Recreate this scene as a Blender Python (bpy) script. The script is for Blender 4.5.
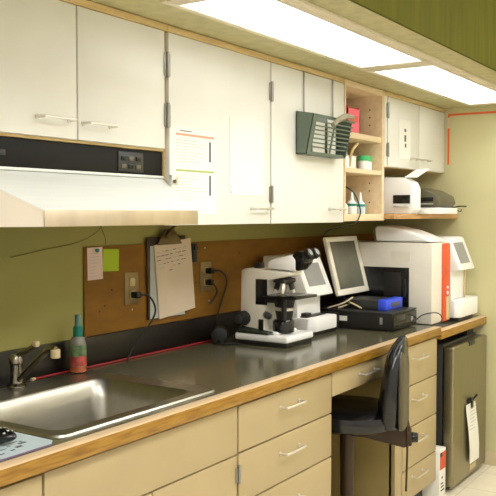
import bpy, bmesh, math, random
from mathutils import Vector, Matrix
random.seed(4)
for o in list(bpy.data.objects): bpy.data.objects.remove(o)
SC = bpy.context.scene
COL = SC.collection
R = math.radians

# ---------------------------------------------------------------- camera, world, exposure
cam_d = bpy.data.cameras.new('camera'); cam = bpy.data.objects.new('camera', cam_d); COL.objects.link(cam)
cam.location = (0, -2.24, 1.5)
cam.rotation_euler = (R(90 - 2.374), 0, R(33.46 - 90))
cam_d.sensor_width = 36; cam_d.lens = 820 / 496 * 36; cam_d.clip_start = .02
SC.camera = cam
W = bpy.data.worlds.new('world'); SC.world = W; W.use_nodes = True
W.node_tree.nodes['Background'].inputs[0].default_value = (1, .98, .95, 1)
W.node_tree.nodes['Background'].inputs[1].default_value = .3
SC.view_settings.view_transform = 'Standard'; SC.view_settings.look = 'None'
SC.view_settings.gamma = 1; SC.view_settings.exposure = 0.0
SOFFIT_GLOW = 2.6          # emission of the two soffit lamps
ROOM_FILL = 14.2            # emission of the unseen ceiling panels added as room fill
LAMP_COL = (.985, .985, 1, 1)

# ---------------------------------------------------------------- materials
def srgb(r, g, b):
    f = lambda c: (c / 255 / 12.92) if c / 255 <= .04045 else ((c / 255 + .055) / 1.055) ** 2.4
    return (f(r), f(g), f(b), 1)
def mat(name, col, rough=.5, metal=0, var=.06, scale=8, emit=None, stretch=None, bump=0, alpha=1, trans=0, spec=None, coat=0):
    m = bpy.data.materials.new(name); m.use_nodes = True
    nt = m.node_tree; N = nt.nodes; L = nt.links; b = N['Principled BSDF']
    b.inputs['Roughness'].default_value = rough; b.inputs['Metallic'].default_value = metal
    if spec is not None: b.inputs['Specular IOR Level'].default_value = spec
    if coat: b.inputs['Coat Weight'].default_value = coat; b.inputs['Coat Roughness'].default_value = .1
    b.inputs['Transmission Weight'].default_value = trans
    tc = N.new('ShaderNodeTexCoord'); mp = N.new('ShaderNodeMapping'); L.new(tc.outputs['Object'], mp.inputs[0])
    if stretch: mp.inputs['Scale'].default_value = stretch
    nz = N.new('ShaderNodeTexNoise'); nz.inputs['Scale'].default_value = scale; nz.inputs['Detail'].default_value = 5
    L.new(mp.outputs[0], nz.inputs[0])
    cr = N.new('ShaderNodeValToRGB')
    cr.color_ramp.elements[0].position = .3; cr.color_ramp.elements[1].position = .7
    cr.color_ramp.elements[0].color = tuple(c * (1 - var) for c in col[:3]) + (1,)
    cr.color_ramp.elements[1].color = tuple(min(1, c * (1 + var)) for c in col[:3]) + (1,)
    L.new(nz.outputs[0], cr.inputs[0]); L.new(cr.outputs[0], b.inputs['Base Color'])
    if bump:
        bp = N.new('ShaderNodeBump'); bp.inputs['Strength'].default_value = bump; bp.inputs['Distance'].default_value = .002
        L.new(nz.outputs[0], bp.inputs['Height']); L.new(bp.outputs[0], b.inputs['Normal'])
    if emit:
        b.inputs['Emission Color'].default_value = LAMP_COL; b.inputs['Emission Strength'].default_value = emit
    return m
def wood(name, c1, c2, rough=.35, axis=(1, 12, 12), scale=6):
    m = mat(name, c1, rough, 0, 0, scale, stretch=axis)
    nt = m.node_tree; cr = [n for n in nt.nodes if n.type == 'VALTORGB'][0]
    cr.color_ramp.elements[0].color = c2; cr.color_ramp.elements[1].color = c1
    cr.color_ramp.elements[0].position = .35; cr.color_ramp.elements[1].position = .6
    return m
def M_tile():
    m = mat('floor_tile', srgb(240, 230, 206), .35, 0, .05, 14)
    nt = m.node_tree; N = nt.nodes; L = nt.links; b = N['Principled BSDF']
    cr = [n for n in N if n.type == 'VALTORGB'][0]
    tc = [n for n in N if n.type == 'TEX_COORD'][0]
    br = N.new('ShaderNodeTexBrick'); br.offset = 0; br.inputs['Scale'].default_value = 1
    br.inputs['Brick Width'].default_value = .305; br.inputs['Row Height'].default_value = .305; br.inputs['Mortar Size'].default_value = .003
    L.new(tc.outputs['Object'], br.inputs[0]); L.new(cr.outputs[0], br.inputs[1]); L.new(cr.outputs[0], br.inputs[2])
    br.inputs[3].default_value = srgb(214, 200, 172); L.new(br.outputs[0], b.inputs['Base Color'])
    return m
m_wallb = mat('olive_paint_shaded', (.345, .31, .08, 1), .6, 0, .05, 3, bump=.1)  # the room's olive paint, darkened to carry the shade on the back wall
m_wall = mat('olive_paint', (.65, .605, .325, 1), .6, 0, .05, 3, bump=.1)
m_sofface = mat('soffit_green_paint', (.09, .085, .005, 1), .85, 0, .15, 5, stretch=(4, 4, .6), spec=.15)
m_soffit = mat('soffit_olive_paint', (.52, .48, .25, 1), .6, 0, .12, 5, stretch=(4, 4, .6))
m_frame = mat('lamp_frame_paint', srgb(222, 212, 186), .5, 0, .03)
m_plain = mat('white_wall_paint', (.8, .78, .74, 1), .7, 0, .02)
m_ceil = mat('ceiling_paint', (.8, .78, .72, 1), .8)
m_floor = M_tile()
m_base = mat('baseboard_vinyl', srgb(205, 188, 150), .5)
m_cab = mat('cream_laminate', srgb(232, 231, 222), .38, 0, .025, 5)
m_cabb = mat('beige_laminate', srgb(178, 159, 118), .42, 0, .03, 5)
m_carc = mat('beige_carcass', srgb(168, 148, 92), .5, 0, .05, 6)
m_edge = wood('maple_edge', srgb(222, 196, 140), srgb(205, 176, 118), .5)
m_oak = wood('oak_edge', srgb(166, 124, 44), srgb(132, 90, 20), .35, (1.5, 16, 16), 7)
m_strip = mat('oak_edge_highlight', srgb(226, 196, 156), .35, 0, .04, 10)  # top of the oak edge, its grazing highlight put into the colour
m_maple = wood('maple_ply', srgb(232, 210, 172), srgb(224, 200, 158), .5, (1, 9, 9), 4)
m_ply = wood('amber_ply_shelf', srgb(200, 158, 104), srgb(176, 134, 80), .5)
m_cork = mat('brown_pinboard', srgb(136, 92, 10), .75, 0, .12, 9, stretch=(1, 3, 3), bump=.2)
m_top = mat('dark_counter', srgb(96, 92, 70), .15, 0, .08, 60, spec=.7)
m_splash = mat('dark_splash', srgb(26, 20, 15), .35, 0, .12, 30)
m_steel = mat('brushed_steel', (.62, .6, .55, 1), .28, 1, .05, 4, stretch=(1, 30, 30))
m_sinksteel = mat('sink_steel', (.43, .41, .35, 1), .36, 1, .07, 5, stretch=(2, 9, 9))
m_chrome = mat('chrome', (.75, .73, .68, 1), .12, 1, .02)
m_hinge = mat('grey_hinge_metal', (.36, .35, .31, 1), .35, .9, .05)
m_wire = mat('olive_wire', srgb(74, 66, 30), .5)
m_clip = mat('bronze_clip_metal', srgb(110, 92, 62), .35, .8, .1)
m_darkchrome = mat('chrome_dark_reflections', (.3, .27, .22, 1), .25, 1, .1, 30)  # chrome with its dark reflections put into the base colour
m_nickel = mat('dull_nickel', (.72, .69, .62, 1), .42, .85, .04)
m_hoodtop = mat('brushed_pale_steel', (.74, .76, .72, 1), .5, .15, .03, 3, stretch=(1, 20, 20))
m_hoodlip = mat('polished_lip_steel', (.62, .52, .38, 1), .35, .7, .12, 2, stretch=(5, 1, 1))
m_hoodside = mat('hood_side_steel', (.76, .68, .55, 1), .45, .25, .03, 3)
m_black = mat('matt_black', srgb(26, 24, 20), .5, 0, .1, 20)
m_hoodblk = mat('hood_black_enamel', srgb(19, 18, 13), .6, 0, .1, 20, spec=.25)
m_blackgl = mat('gloss_black', srgb(20, 20, 20), .18, 0, .1, 20)
m_charc = mat('charcoal_plastic', srgb(46, 46, 44), .4, 0, .1, 20)
m_brownblk = mat('brown_black_metal', srgb(62, 46, 30), .4, .3, .1, 20)
m_vinyl = mat('black_vinyl', srgb(13, 14, 19), .2, 0, .08, 40, spec=.6)
m_shell = mat('grey_seat_shell', srgb(78, 70, 52), .4, 0, .08, 15)
m_white = mat('white_plastic', srgb(246, 245, 240), .35, 0, .02, 10)
m_cream = mat('cream_plastic', srgb(236, 230, 212), .4, 0, .03, 10)
m_putty = mat('putty_plastic', srgb(228, 223, 208), .45, 0, .03, 10)
m_paper = mat('white_paper', srgb(240, 238, 228), .8, 0, .02, 10)
m_paperw = mat('aged_paper', srgb(226, 206, 176), .8, 0, .03, 10)
m_pinkp = mat('pale_pink_paper', srgb(232, 205, 190), .8, 0, .03, 10)
m_lime = mat('lime_note', srgb(176, 200, 40), .8, 0, .03, 10)
m_grey = mat('grey_ink', srgb(190, 190, 180), .8, 0, .02)
m_dgrey = mat('dark_ink', srgb(90, 88, 92), .8, 0, .02)
m_orange = mat('orange_tape', srgb(240, 110, 60), .6, 0, .04)
m_orangel = mat('salmon_stripe', srgb(240, 165, 130), .7, 0, .04)
m_greenl = mat('green_stripe', srgb(170, 190, 100), .7, 0, .04)
m_red = mat('red_cable', srgb(150, 28, 34), .5, 0, .06)
m_redst = mat('orange_red_plastic', srgb(214, 84, 48), .4, 0, .04)
m_rack = mat('grey_green_plastic', srgb(98, 112, 98), .4, 0, .06, 15)
m_pink = mat('pink_card', srgb(246, 110, 128), .6, 0, .04)
m_green = mat('green_cap', srgb(70, 185, 110), .4, 0, .04)
m_teal = mat('teal_plastic', srgb(28, 130, 112), .35, 0, .05)
m_blue = mat('blue_plastic', srgb(50, 82, 225), .35, 0, .08, 12)
m_lblue = mat('blue_white_laminate', srgb(196, 212, 216), .3, 0, .05, 12)
m_purple = mat('purple_edge', srgb(120, 96, 130), .5, 0, .05)
m_screen = mat('dark_screen', srgb(104, 104, 86), .2, 0, .25, 5, spec=.7)
m_lcd = mat('grey_screen', srgb(150, 150, 148), .3, 0, .04, 8)
m_fridge = mat('brushed_bronze_steel', (.30, .27, .165, 1), .32, .85, .06, 4, stretch=(20, 20, 1))
m_outlet = mat('worn_steel_plate', srgb(150, 128, 86), .4, .5, .05)
m_ivory = mat('ivory_plastic', srgb(206, 186, 140), .4, 0, .03)
m_olive = mat('olive_grey_plastic', srgb(92, 86, 64), .45, 0, .05)
m_liquid = mat('orange_soap', srgb(205, 110, 60), .15, 0, .15, 25, trans=.35)
m_clear = mat('clear_plastic', (.6, .57, .5, 1), .12, 0, .05, 20, trans=.6)
m_tan = mat('tan_wood_stick', srgb(196, 172, 120), .5, 0, .05)
m_glow1 = mat('soffit_diffuser', (.9, .9, .85, 1), .5, emit=SOFFIT_GLOW)
m_glow2 = mat('room_fill_diffuser', (.9, .9, .85, 1), .5, emit=ROOM_FILL)

# ---------------------------------------------------------------- mesh helpers
class B:
    def __init__(s): s.bm = bmesh.new(); s.mats = []
    def mi(s, m):
        if m is None: m = s.mats[0] if s.mats else m_white
        if m not in s.mats: s.mats.append(m)
        return s.mats.index(m)
    def _merge(s, t, m, M=None):
        i = s.mi(m)
        if M is not None: bmesh.ops.transform(t, matrix=M, verts=t.verts)
        for f in t.faces: f.material_index = i
        me = bpy.data.meshes.new('tmp'); t.to_mesh(me); t.free()
        s.bm.from_mesh(me); bpy.data.meshes.remove(me); return s
    def box(s, x0, x1, y0, y1, z0, z1, m=None, bev=0, seg=2, M=None):
        t = bmesh.new(); bmesh.ops.create_cube(t, size=1)
        for v in t.verts:
            v.co = Vector(((x0 + x1) / 2 + v.co.x * abs(x1 - x0), (y0 + y1) / 2 + v.co.y * abs(y1 - y0), (z0 + z1) / 2 + v.co.z * abs(z1 - z0)))
        if bev: bmesh.ops.bevel(t, geom=t.edges[:], offset=bev, segments=seg, affect='EDGES', profile=.5)
        return s._merge(t, m, M)
    def prism(s, pts, axis, a0, a1, m=None, bev=0, seg=2, M=None):
        # pts: outline in the two other axes (order x,y,z without axis)
        t = bmesh.new()
        def P(p, a):
            return Vector({'x': (a, p[0], p[1]), 'y': (p[0], a, p[1]), 'z': (p[0], p[1], a)}[axis])
        v0 = [t.verts.new(P(p, a0)) for p in pts]; v1 = [t.verts.new(P(p, a1)) for p in pts]
        t.faces.new(v0); t.faces.new(v1)
        for i in range(len(pts)):
            j = (i + 1) % len(pts); t.faces.new((v0[i], v0[j], v1[j], v1[i]))
        bmesh.ops.recalc_face_normals(t, faces=t.faces)
        if bev: bmesh.ops.bevel(t, geom=t.edges[:], offset=bev, segments=seg, affect='EDGES', profile=.5)
        return s._merge(t, m, M)
    def cyl(s, p0, p1, r0, r1=None, m=None, seg=20, bev=0):
        r1 = r0 if r1 is None else r1
        p0 = Vector(p0); p1 = Vector(p1); d = p1 - p0; L = d.length
        t = bmesh.new(); bmesh.ops.create_cone(t, cap_ends=True, segments=seg, radius1=r0, radius2=r1, depth=L)
        if bev:
            ed = [e for e in t.edges if len(e.link_faces) == 2 and any(len(f.verts) > 4 for f in e.link_faces)]
            bmesh.ops.bevel(t, geom=ed, offset=bev, segments=2, affect='EDGES', profile=.5)
        q = Vector((0, 0, 1)).rotation_difference(d.normalized()).to_matrix().to_4x4()
        return s._merge(t, m, Matrix.Translation((p0 + p1) / 2) @ q)
    def ball(s, c, r, m=None, sc=(1, 1, 1), M=None):
        t = bmesh.new(); bmesh.ops.create_uvsphere(t, u_segments=20, v_segments=12, radius=r)
        T = Matrix.Translation(c) @ Matrix.Diagonal((*sc, 1))
        return s._merge(t, m, (M @ T) if M is not None else T)
    def tube(s, pts, r, m=None, seg=8, n=6):
        P = [Vector(p) for p in pts]; Q = []
        if len(P) > 2 and n > 1:
            E_ = [2 * P[0] - P[1]] + P + [2 * P[-1] - P[-2]]
            for i in range(1, len(E_) - 2):
                a, b, c, d = E_[i - 1:i + 3]
                for k in range(n):
                    u = k / n
                    Q.append(.5 * ((2 * b) + (c - a) * u + (2 * a - 5 * b + 4 * c - d) * u * u + (3 * b - a - 3 * c + d) * u ** 3))
            Q.append(P[-1])
        else: Q = P
        t = bmesh.new(); rings = []; up = None
        for i, p in enumerate(Q):
            d = (Q[min(i + 1, len(Q) - 1)] - Q[max(i - 1, 0)]).normalized()
            if up is None: up = d.orthogonal().normalized()
            up = (up - d * up.dot(d)).normalized(); w = d.cross(up)
            rr = r[min(i * len(r) // len(Q), len(r) - 1)] if isinstance(r, (list, tuple)) else r
            rings.append([t.verts.new(p + (up * math.cos(2 * math.pi * k / seg) + w * math.sin(2 * math.pi * k / seg)) * rr) for k in range(seg)])
        for a, b in zip(rings, rings[1:]):
            for k in range(seg): t.faces.new((a[k], a[(k + 1) % seg], b[(k + 1) % seg], b[k]))
        t.faces.new(rings[0][::-1]); t.faces.new(rings[-1])
        bmesh.ops.recalc_face_normals(t, faces=t.faces)
        return s._merge(t, m)
    def lathe(s, c, prof, m=None, seg=24):
        t = bmesh.new(); rings = []
        for r, z in prof: rings.append([t.verts.new((c[0] + r * math.cos(2 * math.pi * k / seg), c[1] + r * math.sin(2 * math.pi * k / seg), c[2] + z)) for k in range(seg)])
        for a, b in zip(rings, rings[1:]):
            for k in range(seg): t.faces.new((a[k], a[(k + 1) % seg], b[(k + 1) % seg], b[k]))
        t.faces.new(rings[0][::-1]); t.faces.new(rings[-1])
        bmesh.ops.recalc_face_normals(t, faces=t.faces)
        return s._merge(t, m)
    def loft(s, loops, m=None, cap0=False, cap1=True):
        t = bmesh.new(); rg = [[t.verts.new(p) for p in l] for l in loops]; n = len(rg[0])
        for a, b in zip(rg, rg[1:]):
            for k in range(n): t.faces.new((a[k], a[(k + 1) % n], b[(k + 1) % n], b[k]))
        if cap0: t.faces.new(rg[0][::-1])
        if cap1: t.faces.new(rg[-1])
        bmesh.ops.recalc_face_normals(t, faces=t.faces)
        return s._merge(t, m)
    def build(s, name, parent=None, m=None, smooth=True):
        me = bpy.data.meshes.new(name)
        org = Vector((0, 0, 0))
        q = parent
        while q is not None: org += q.location; q = q.parent
        o = bpy.data.objects.new(name, me); COL.objects.link(o)
        if parent is None:
            vs = [v.co for v in s.bm.verts]
            mn = Vector([min(v[i] for v in vs) for i in range(3)]); mx = Vector([max(v[i] for v in vs) for i in range(3)])
            org = Vector(((mn.x + mx.x) / 2, (mn.y + mx.y) / 2, mn.z)); o.location = org
        bmesh.ops.translate(s.bm, verts=s.bm.verts, vec=-org)
        if parent is not None: o.parent = parent
        s.bm.to_mesh(me); s.bm.free()
        for mm in s.mats: me.materials.append(mm)
        if smooth:
            for p in me.polygons: p.use_smooth = True
            me.set_sharp_from_angle(angle=R(35))
        return o
def tag(o, label, cat, group=None):
    o['label'] = label; o['category'] = cat
    if group: o['group'] = group
    return o
def thing(name, label, cat, loc, group=None):
    o = bpy.data.objects.new(name, None); COL.objects.link(o); o.location = loc; o.empty_display_size = .05
    return tag(o, label, cat, group)
def struct(o): o['kind'] = 'structure'; return o
def rrect(x0, x1, y0, y1, r, z, n=6):
    pts = []
    for cx, cy, a in ((x1 - r, y1 - r, 0), (x0 + r, y1 - r, 90), (x0 + r, y0 + r, 180), (x1 - r, y0 + r, 270)):
        for k in range(n + 1):
            t = R(a + 90 * k / n); pts.append((cx + r * math.cos(t), cy + r * math.sin(t), z))
    return pts

# ---------------------------------------------------------------- room shell
XE, ZS, YU, ZC = 4.85, 2.14, -.475, 2.75
XL, YF = -1.6, -3.4
struct(B().box(XL, XE, YF, 0, -.1, 0, m_floor).build('floor'))
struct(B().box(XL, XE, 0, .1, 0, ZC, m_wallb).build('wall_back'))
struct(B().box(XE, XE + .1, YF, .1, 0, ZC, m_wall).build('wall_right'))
struct(B().box(XL - .1, XL, YF, .1, 0, ZC, m_plain).build('wall_left'))
struct(B().box(XL, XE, YF - .1, YF, 0, ZC, m_plain).build('wall_front'))
struct(B().box(XL, XE, YF, 0, ZC, ZC + .1, m_ceil).build('ceiling'))
struct(B().box(XL, XE, -1.121, 0, ZS, ZC, m_soffit).build('trim_1'))
struct(B().box(XL, XE, -1.131, -1.121, ZS, ZC, m_sofface).build('trim_3'))            # dropped soffit over the cabinets
struct(B().prism([(XE - .001, 0), (XE - .012, 0), (XE - .012, .075), (XE - .008, .084), (XE - .001, .084)], 'y', YF, -.742, m_base).build('baseboard_right'))

# ---------------------------------------------------------------- lamps
def lamp(x0, x1, y0, y1, z, label, glow, group=None, wo=.028, wi=.028, we=.017):
    t = thing('ceiling_light', label, 'ceiling light', ((x0 + x1) / 2, (y0 + y1) / 2, z), group)
    b = B()
    for a in ((x0, x1, y0, y0 + wo), (x0, x1, y1 - wi, y1), (x0, x0 + we, y0 + wo, y1 - wi), (x1 - we, x1, y0 + wo, y1 - wi)):
        b.box(*a, z - .012, z, m_frame, .002)
    b.box(x0, x1, y0 + wo * .45, y0 + wo * .55, z - .0155, z - .011, m_frame, .001)
    b.build('frame', t)
    B().box(x0 + we, x1 - we, y0 + wo, y1 - wi, z - .008, z - .001, glow).build('diffuser', t)
    return t
lamp(1.915, 3.299, -1.014, -.662, ZS, 'long glowing panel light in the soffit above the tall cabinet doors, nearer one', m_glow1, 'soffit lights', .055, .022, .06)
lamp(3.30, 4.73, -1.014, -.662, ZS, 'glowing panel light in the soffit by the end wall, farther one', m_glow1, 'soffit lights', .055, .022, .06)
for i, (x, y) in enumerate(((-.4, -2.1), (1.1, -2.0), (2.7, -2.6), (3.95, -2.2))):  # unseen panels, added to fill the room with light from the aisle
    lamp(x - .6, x + .6, y - .3, y + .3, ZC, 'added unseen room fill panel %s' % ('farthest left, behind the camera side of the aisle', 'above the aisle in front of the sink', 'above the aisle in front of the microscope', 'above the aisle by the end wall')[i], m_glow2, 'room fill panels')

# ---------------------------------------------------------------- handles / hinges
def pull(parent, xa, xb, z, y, mm=None, label=None):
    # bow pull on a vertical face at y, facing -y
    b = B(); mm = mm or m_nickel
    b.tube([(xa, y, z), (xa, y - .024, z), (xa + .012, y - .032, z), (xb - .012, y - .032, z), (xb, y - .024, z), (xb, y, z)], .0045, mm, n=3)
    b.cyl((xa, y, z), (xa, y - .004, z), .008, None, mm, 12); b.cyl((xb, y, z), (xb, y - .004, z), .008, None, mm, 12)
    return b.build('handle', parent)
def hinge(parent, x, z0, z1, y):
    b = B(); b.cyl((x, y - .006, z0), (x, y - .006, z1), .006, None, m_hinge, 10)
    b.box(x - .016, x - .002, y - .004, y - .0005, z0 + .004, z1 - .004, m_hinge, .001)
    b.box(x + .002, x + .016, y - .004, y - .0005, z0 + .004, z1 - .004, m_hinge, .001)
    return b.build('hinge', parent)
def door(parent, x0, x1, z0, z1, y, mm):
    return B().box(x0 + .003, x1 - .003, y, y + .019, z0, z1, mm, .002).build('door', parent)
def drawer(parent, x0, x1, z0, z1, y, mm):
    return B().box(x0 + .003, x1 - .003, y, y + .019, z0 + .003, z1 - .003, mm, .002).build('drawer', parent)

YB = YU + .02     # carcass face behind the doors
def carcass(x0, x1, z0, z1, yb=YB, mm=m_edge, shelf=True):
    b = B(); w = .019
    b.box(x0, x0 + w, yb, -.001, z0, z1, mm); b.box(x1 - w, x1, yb, -.001, z0, z1, mm)
    b.box(x0 + w, x1 - w, yb, -.001, z0, z0 + w, mm); b.box(x0 + w, x1 - w, yb, -.001, z1 - w, z1, mm)
    b.box(x0 + w, x1 - w, -.01, -.001, z0 + w, z1 - w, mm)
    return b
# cabinet above the hood
t = thing('wall_cabinet', 'cream two-door wall cabinet mounted over the range hood', 'cabinet', (1.77, YB, 1.715), 'wall cabinets')
carcass(1.345, 2.178, 1.712, ZS - .003).build('body', t)
B().box(1.345, 2.178, YU - .002, YB - .001, 2.115, ZS - .003, m_edge, .001).build('top_rail', t)
for (a, b_, ha, hb, hz) in ((1.348, 1.757, 1.60, 1.722, 1.773), (1.757, 2.166, 1.779, 1.896, 1.77)):
    d = door(t, a, b_, 1.72, 2.113, YU, m_cab); pull(d, ha, hb, hz, YU)
hinge(t, 2.173, 1.96, 2.045, YU); hinge(t, 2.173, 1.79, 1.875, YU)
# tall wall cabinet with two doors
t = thing('wall_cabinet', 'tall cream wall cabinet with wide plain doors between the hood and open shelves', 'cabinet', (2.84, YB, 1.46), 'wall cabinets')
carcass(2.18, 3.497, 1.46, ZS - .003).build('body', t)
B().box(2.18, 3.497, YU - .002, YB - .001, 2.115, ZS - .003, m_edge, .001).build('top_rail', t)
d = door(t, 2.182, 2.838, 1.461, 2.113, YU, m_cab); pull(d, 2.69, 2.815, 1.522, YU)
d = door(t, 2.842, 3.494, 1.461, 2.113, YU, m_cab); pull(d, 3.345, 3.46, 1.522, YU)
hinge(t, 2.84, 1.955, 2.035, YU); hinge(t, 2.84, 1.545, 1.615, YU)
# open shelf unit
t = thing('shelf_unit', 'open wall shelf unit of pale maple with three compartments', 'shelf', (3.72, YU, 1.47), 'wall cabinets')
x0, x1 = 3.499, 3.955
B().box(x0, x0 + .012, YU, -.001, 1.466, ZS - .003, m_maple).build('side_panel', t)
b = B(); b.box(x1 - .03, x1, YU, -.001, 1.466, ZS - .003, m_maple, .001)
for z in (2.00, 1.96, 2.04, 1.78, 1.62, 1.56, 1.66): b.cyl((x1 - .031, YU + .07, z), (x1 - .0295, YU + .07, z), .004, None, m_brownblk, 10)
b.build('side_panel', t)
B().box(x0 + .012, x1 - .03, -.012, -.001, 1.466, ZS - .003, m_maple).build('back_panel', t)
for z0, z1 in ((1.466, 1.50), (1.70, 1.722), (1.866, 1.894), (2.108, ZS - .003)):
    B().box(x0 + .012, x1 - .03, YU + (.004 if 1.6 < z0 < 2 else 0), -.012, z0, z1, m_maple, .001).build('shelf', t)
# right wall cabinet
t = thing('wall_cabinet', 'small cream two-door wall cabinet over the printer shelf at the end wall', 'cabinet', (4.4, YB, 1.75), 'wall cabinets')
carcass(3.957, XE - .002, 1.747, ZS - .003).build('body', t)
b = B(); b.box(3.957, XE - .002, YU - .002, YB - .001, 2.115, ZS - .003, m_edge, .001); b.box(3.957, 3.985, YU, YB - .001, 1.747, 2.114, m_cab); b.build('top_rail', t)
d = door(t, 3.995, 4.43, 1.75, 2.113, YU, m_cab); pull(d, 4.30, 4.39, 1.806, YU)
d = door(t, 4.43, XE - .004, 1.75, 2.113, YU, m_cab); pull(d, 4.465, 4.56, 1.808, YU)
hinge(t, 3.99, 1.998, 2.08, YU); hinge(t, 3.99, 1.798, 1.872, YU)
# printer shelf
b = B(); pts = [(3.957, -.003), (3.957, -.53), (4.0, -.565), (4.55, -.585), (4.78, -.58), (XE - .002, -.56), (XE - .002, -.003)]
b.prism(pts, 'z', 1.474, 1.50, m_ply, .001)
tag(b.build('wall_shelf'), 'brown wooden wall shelf under the small cabinet at the end wall', 'shelf')

# ---------------------------------------------------------------- range hood
t = thing('range_hood', 'stainless steel range hood with a black control panel above the sink', 'range hood', (1.85, 0, 1.465))
HX0, HX1, HY, HB, HZ, HXB = 1.507, 2.176, -.60, -.452, 1.617, 1.348
b = B(); b.loft([[(HX0, HY, 1.466), (HX0, HY, 1.508), (HXB, HB, HZ), (HXB, HB, 1.466)], [(HX0 + .003, HY, 1.466), (HX0 + .003, HY, 1.508), (HXB + .003, HB, HZ), (HXB + .003, HB, 1.466)]], m_hoodside, True, True)
b.build('side_panel', t)
b = B(); b.prism([(HY, 1.466), (HY, 1.508), (HB, HZ), (HB, 1.466)], 'x', HX1 - .003, HX1, m_hoodtop); b.build('side_panel', t)
b = B(); b.loft([[(HX0 - .001, HY, 1.508), (HX1, HY, 1.508), (HX1, HB, HZ), (HXB - .001, HB, HZ)], [(HX0 - .001, HY, 1.511), (HX1, HY, 1.511), (HX1, HB, HZ + .003), (HXB - .001, HB, HZ + .003)]], m_hoodtop, True, True); b.build('canopy', t)
b = B(); b.box(HX0 - .001, HX1 + .001, HY - .003, HY + .001, 1.466, 1.512, m_hoodlip, .001)
b.build('front_lip', t)
b = B(); b.prism([(HX0, HY + .002), (HX1, HY + .002), (HX1, -.01), (HXB, -.01), (HXB, HB)], 'z', 1.468, 1.473, m_black); b.build('filter', t)
B().box(HXB, HX1, HB, -.003, HZ + .0035, 1.709, m_hoodblk, .001).build('control_box', t)
b = B(); b.box(1.955, 2.075, HB - .003, HB + .0005, 1.637, 1.70, m_charc, .001)
for i in range(2):
    for k in range(3): b.box(1.967 + k * .035, 1.99 + k * .035, HB - .006, HB - .003, 1.646 + i * .026, 1.660 + i * .026, m_blackgl if (i + k) % 2 else m_olive, .001)
b.build('switch_panel', t)
B().box(HXB, HX1, HB - .006, HB, HZ + .0035, HZ + .012, m_hoodtop, .001).build('trim_strip', t)
B().box(1.47, 1.505, HB - .003, HB, 1.66, 1.675, m_charc, .001).build('badge', t)
b = B(); b.box(2.168, 2.205, -.50, -.485, 1.60, 1.632, m_nickel, .002); b.cyl((2.18, -.5, 1.61), (2.18, -.506, 1.61), .006, None, m_dgrey, 10)
tag(b.build('bracket'), 'small grey metal bracket on the door beside the hood corner', 'bracket')

# ---------------------------------------------------------------- backsplash and pinboard, counter
YFc, ZT = -.742, .915
struct(B().box(XL, XE, -.02, 0, ZT, 1.03, m_splash, .002).build('trim_2'))
b = B().box(2.25, XE - .001, -.008, -.0005, 1.031, 1.375, m_cork, .001)
for px, pz in ((2.62, 1.30), (2.77, 1.24), (2.95, 1.33), (3.05, 1.10), (3.02, 1.345), (2.4, 1.20), (2.33, 1.12), (2.36, 1.14), (3.3, 1.31), (2.52, 1.11), (2.95, 1.19)):
    b.cyl((px, -.0085, pz), (px, -.0075, pz), .004, None, m_paperw if random.random() < .4 else m_black, 8)
pb = tag(b.build('pinboard'), 'long brown pinboard on the back wall above the dark backsplash', 'board')
t = thing('countertop', 'dark laminate worktop with an oak front edge holding sink and microscope', 'countertop', (2.4, YFc, .875))
b = B(); XS0, XS1, YS0, YS1 = 1.50, 2.185, -.65, -.08
X0 = -.2
for a in ((X0, XS0, -.70, -.02), (XS1, 4.09, -.70, -.02), (XS0, XS1, -.70, YS0), (XS0, XS1, YS1, -.02)): b.box(*a, .885, ZT, m_top)
b.build('worktop', t)
B().box(X0, 4.09, YFc, -.70, .873, ZT - .003, m_oak, .002).build('front_edge', t)
B().box(X0, 4.09, YFc, -.70, ZT - .003, ZT, m_strip, .0012).build('edge_highlight', t)  # thin top layer of the oak edge, coloured as its highlight
t = thing('countertop', 'short lower worktop over the small refrigerator with an oak front edge', 'countertop', (4.47, YFc, .85))
B().box(4.092, XE - .001, -.70, -.001, .862, .892, m_top).build('worktop', t)
B().box(4.092, XE - .001, YFc, -.70, .848, .889, m_oak, .002).build('front_edge', t)
B().box(4.092, XE - .001, YFc, -.70, .889, .892, m_strip, .0012).build('edge_highlight', t)

# ---------------------------------------------------------------- base cabinets
YD = -.72
def base(x0, x1, label):
    t = thing('base_cabinet', label, 'cabinet', ((x0 + x1) / 2, YD, 0), 'base cabinets')
    b = B(); b.box(x0, x0 + .018, YD + .019, -.02, .1, .872, m_carc); b.box(x1 - .018, x1, YD + .019, -.02, .1, .872, m_carc)
    b.box(x0 + .018, x1 - .018, -.035, -.02, .1, .872, m_carc); b.box(x0 + .018, x1 - .018, YD + .019, -.035, .1, .118, m_carc)
    b.box(x0, x1, YD + .075, YD + .09, 0, .1, m_black)
    b.box(x0, x1, YD + .0192, YD + .03, .1, .872, m_carc) if x0 < 2.9 or x0 > 3.5 else None
    b.build('body', t); return t
t = base(.35, 1.385, 'beige base cabinet at the left end under the blue mat, oak edge above')
drawer(t, .35, 1.385, .70, .862, YD, m_cabb); door(t, .35, .867, .105, .695, YD, m_cabb); door(t, .867, 1.385, .105, .695, YD, m_cabb)
t = base(1.387, 2.238, 'beige sink base cabinet with a plain false front panel under the sink')
B().box(1.390, 2.235, YD, YD + .019, .70, .862, m_cabb, .002).build('false_front', t)
door(t, 1.39, 1.80, .105, .695, YD, m_cabb); door(t, 1.80, 2.236, .105, .695, YD, m_cabb)
hinge(t, 2.24, .60, .66, YD)
t = base(2.24, 2.912, 'beige base cabinet with wide stacked drawers between the sink and the chair')
for z0, z1 in ((.70, .862), (.525, .70), (.315, .525), (.105, .315)):
    d = drawer(t, 2.242, 2.912, z0, z1, YD, m_cabb)
    zz = (z0 + z1) / 2 + .022; pull(d, 2.51, 2.645, zz, YD)
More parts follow.
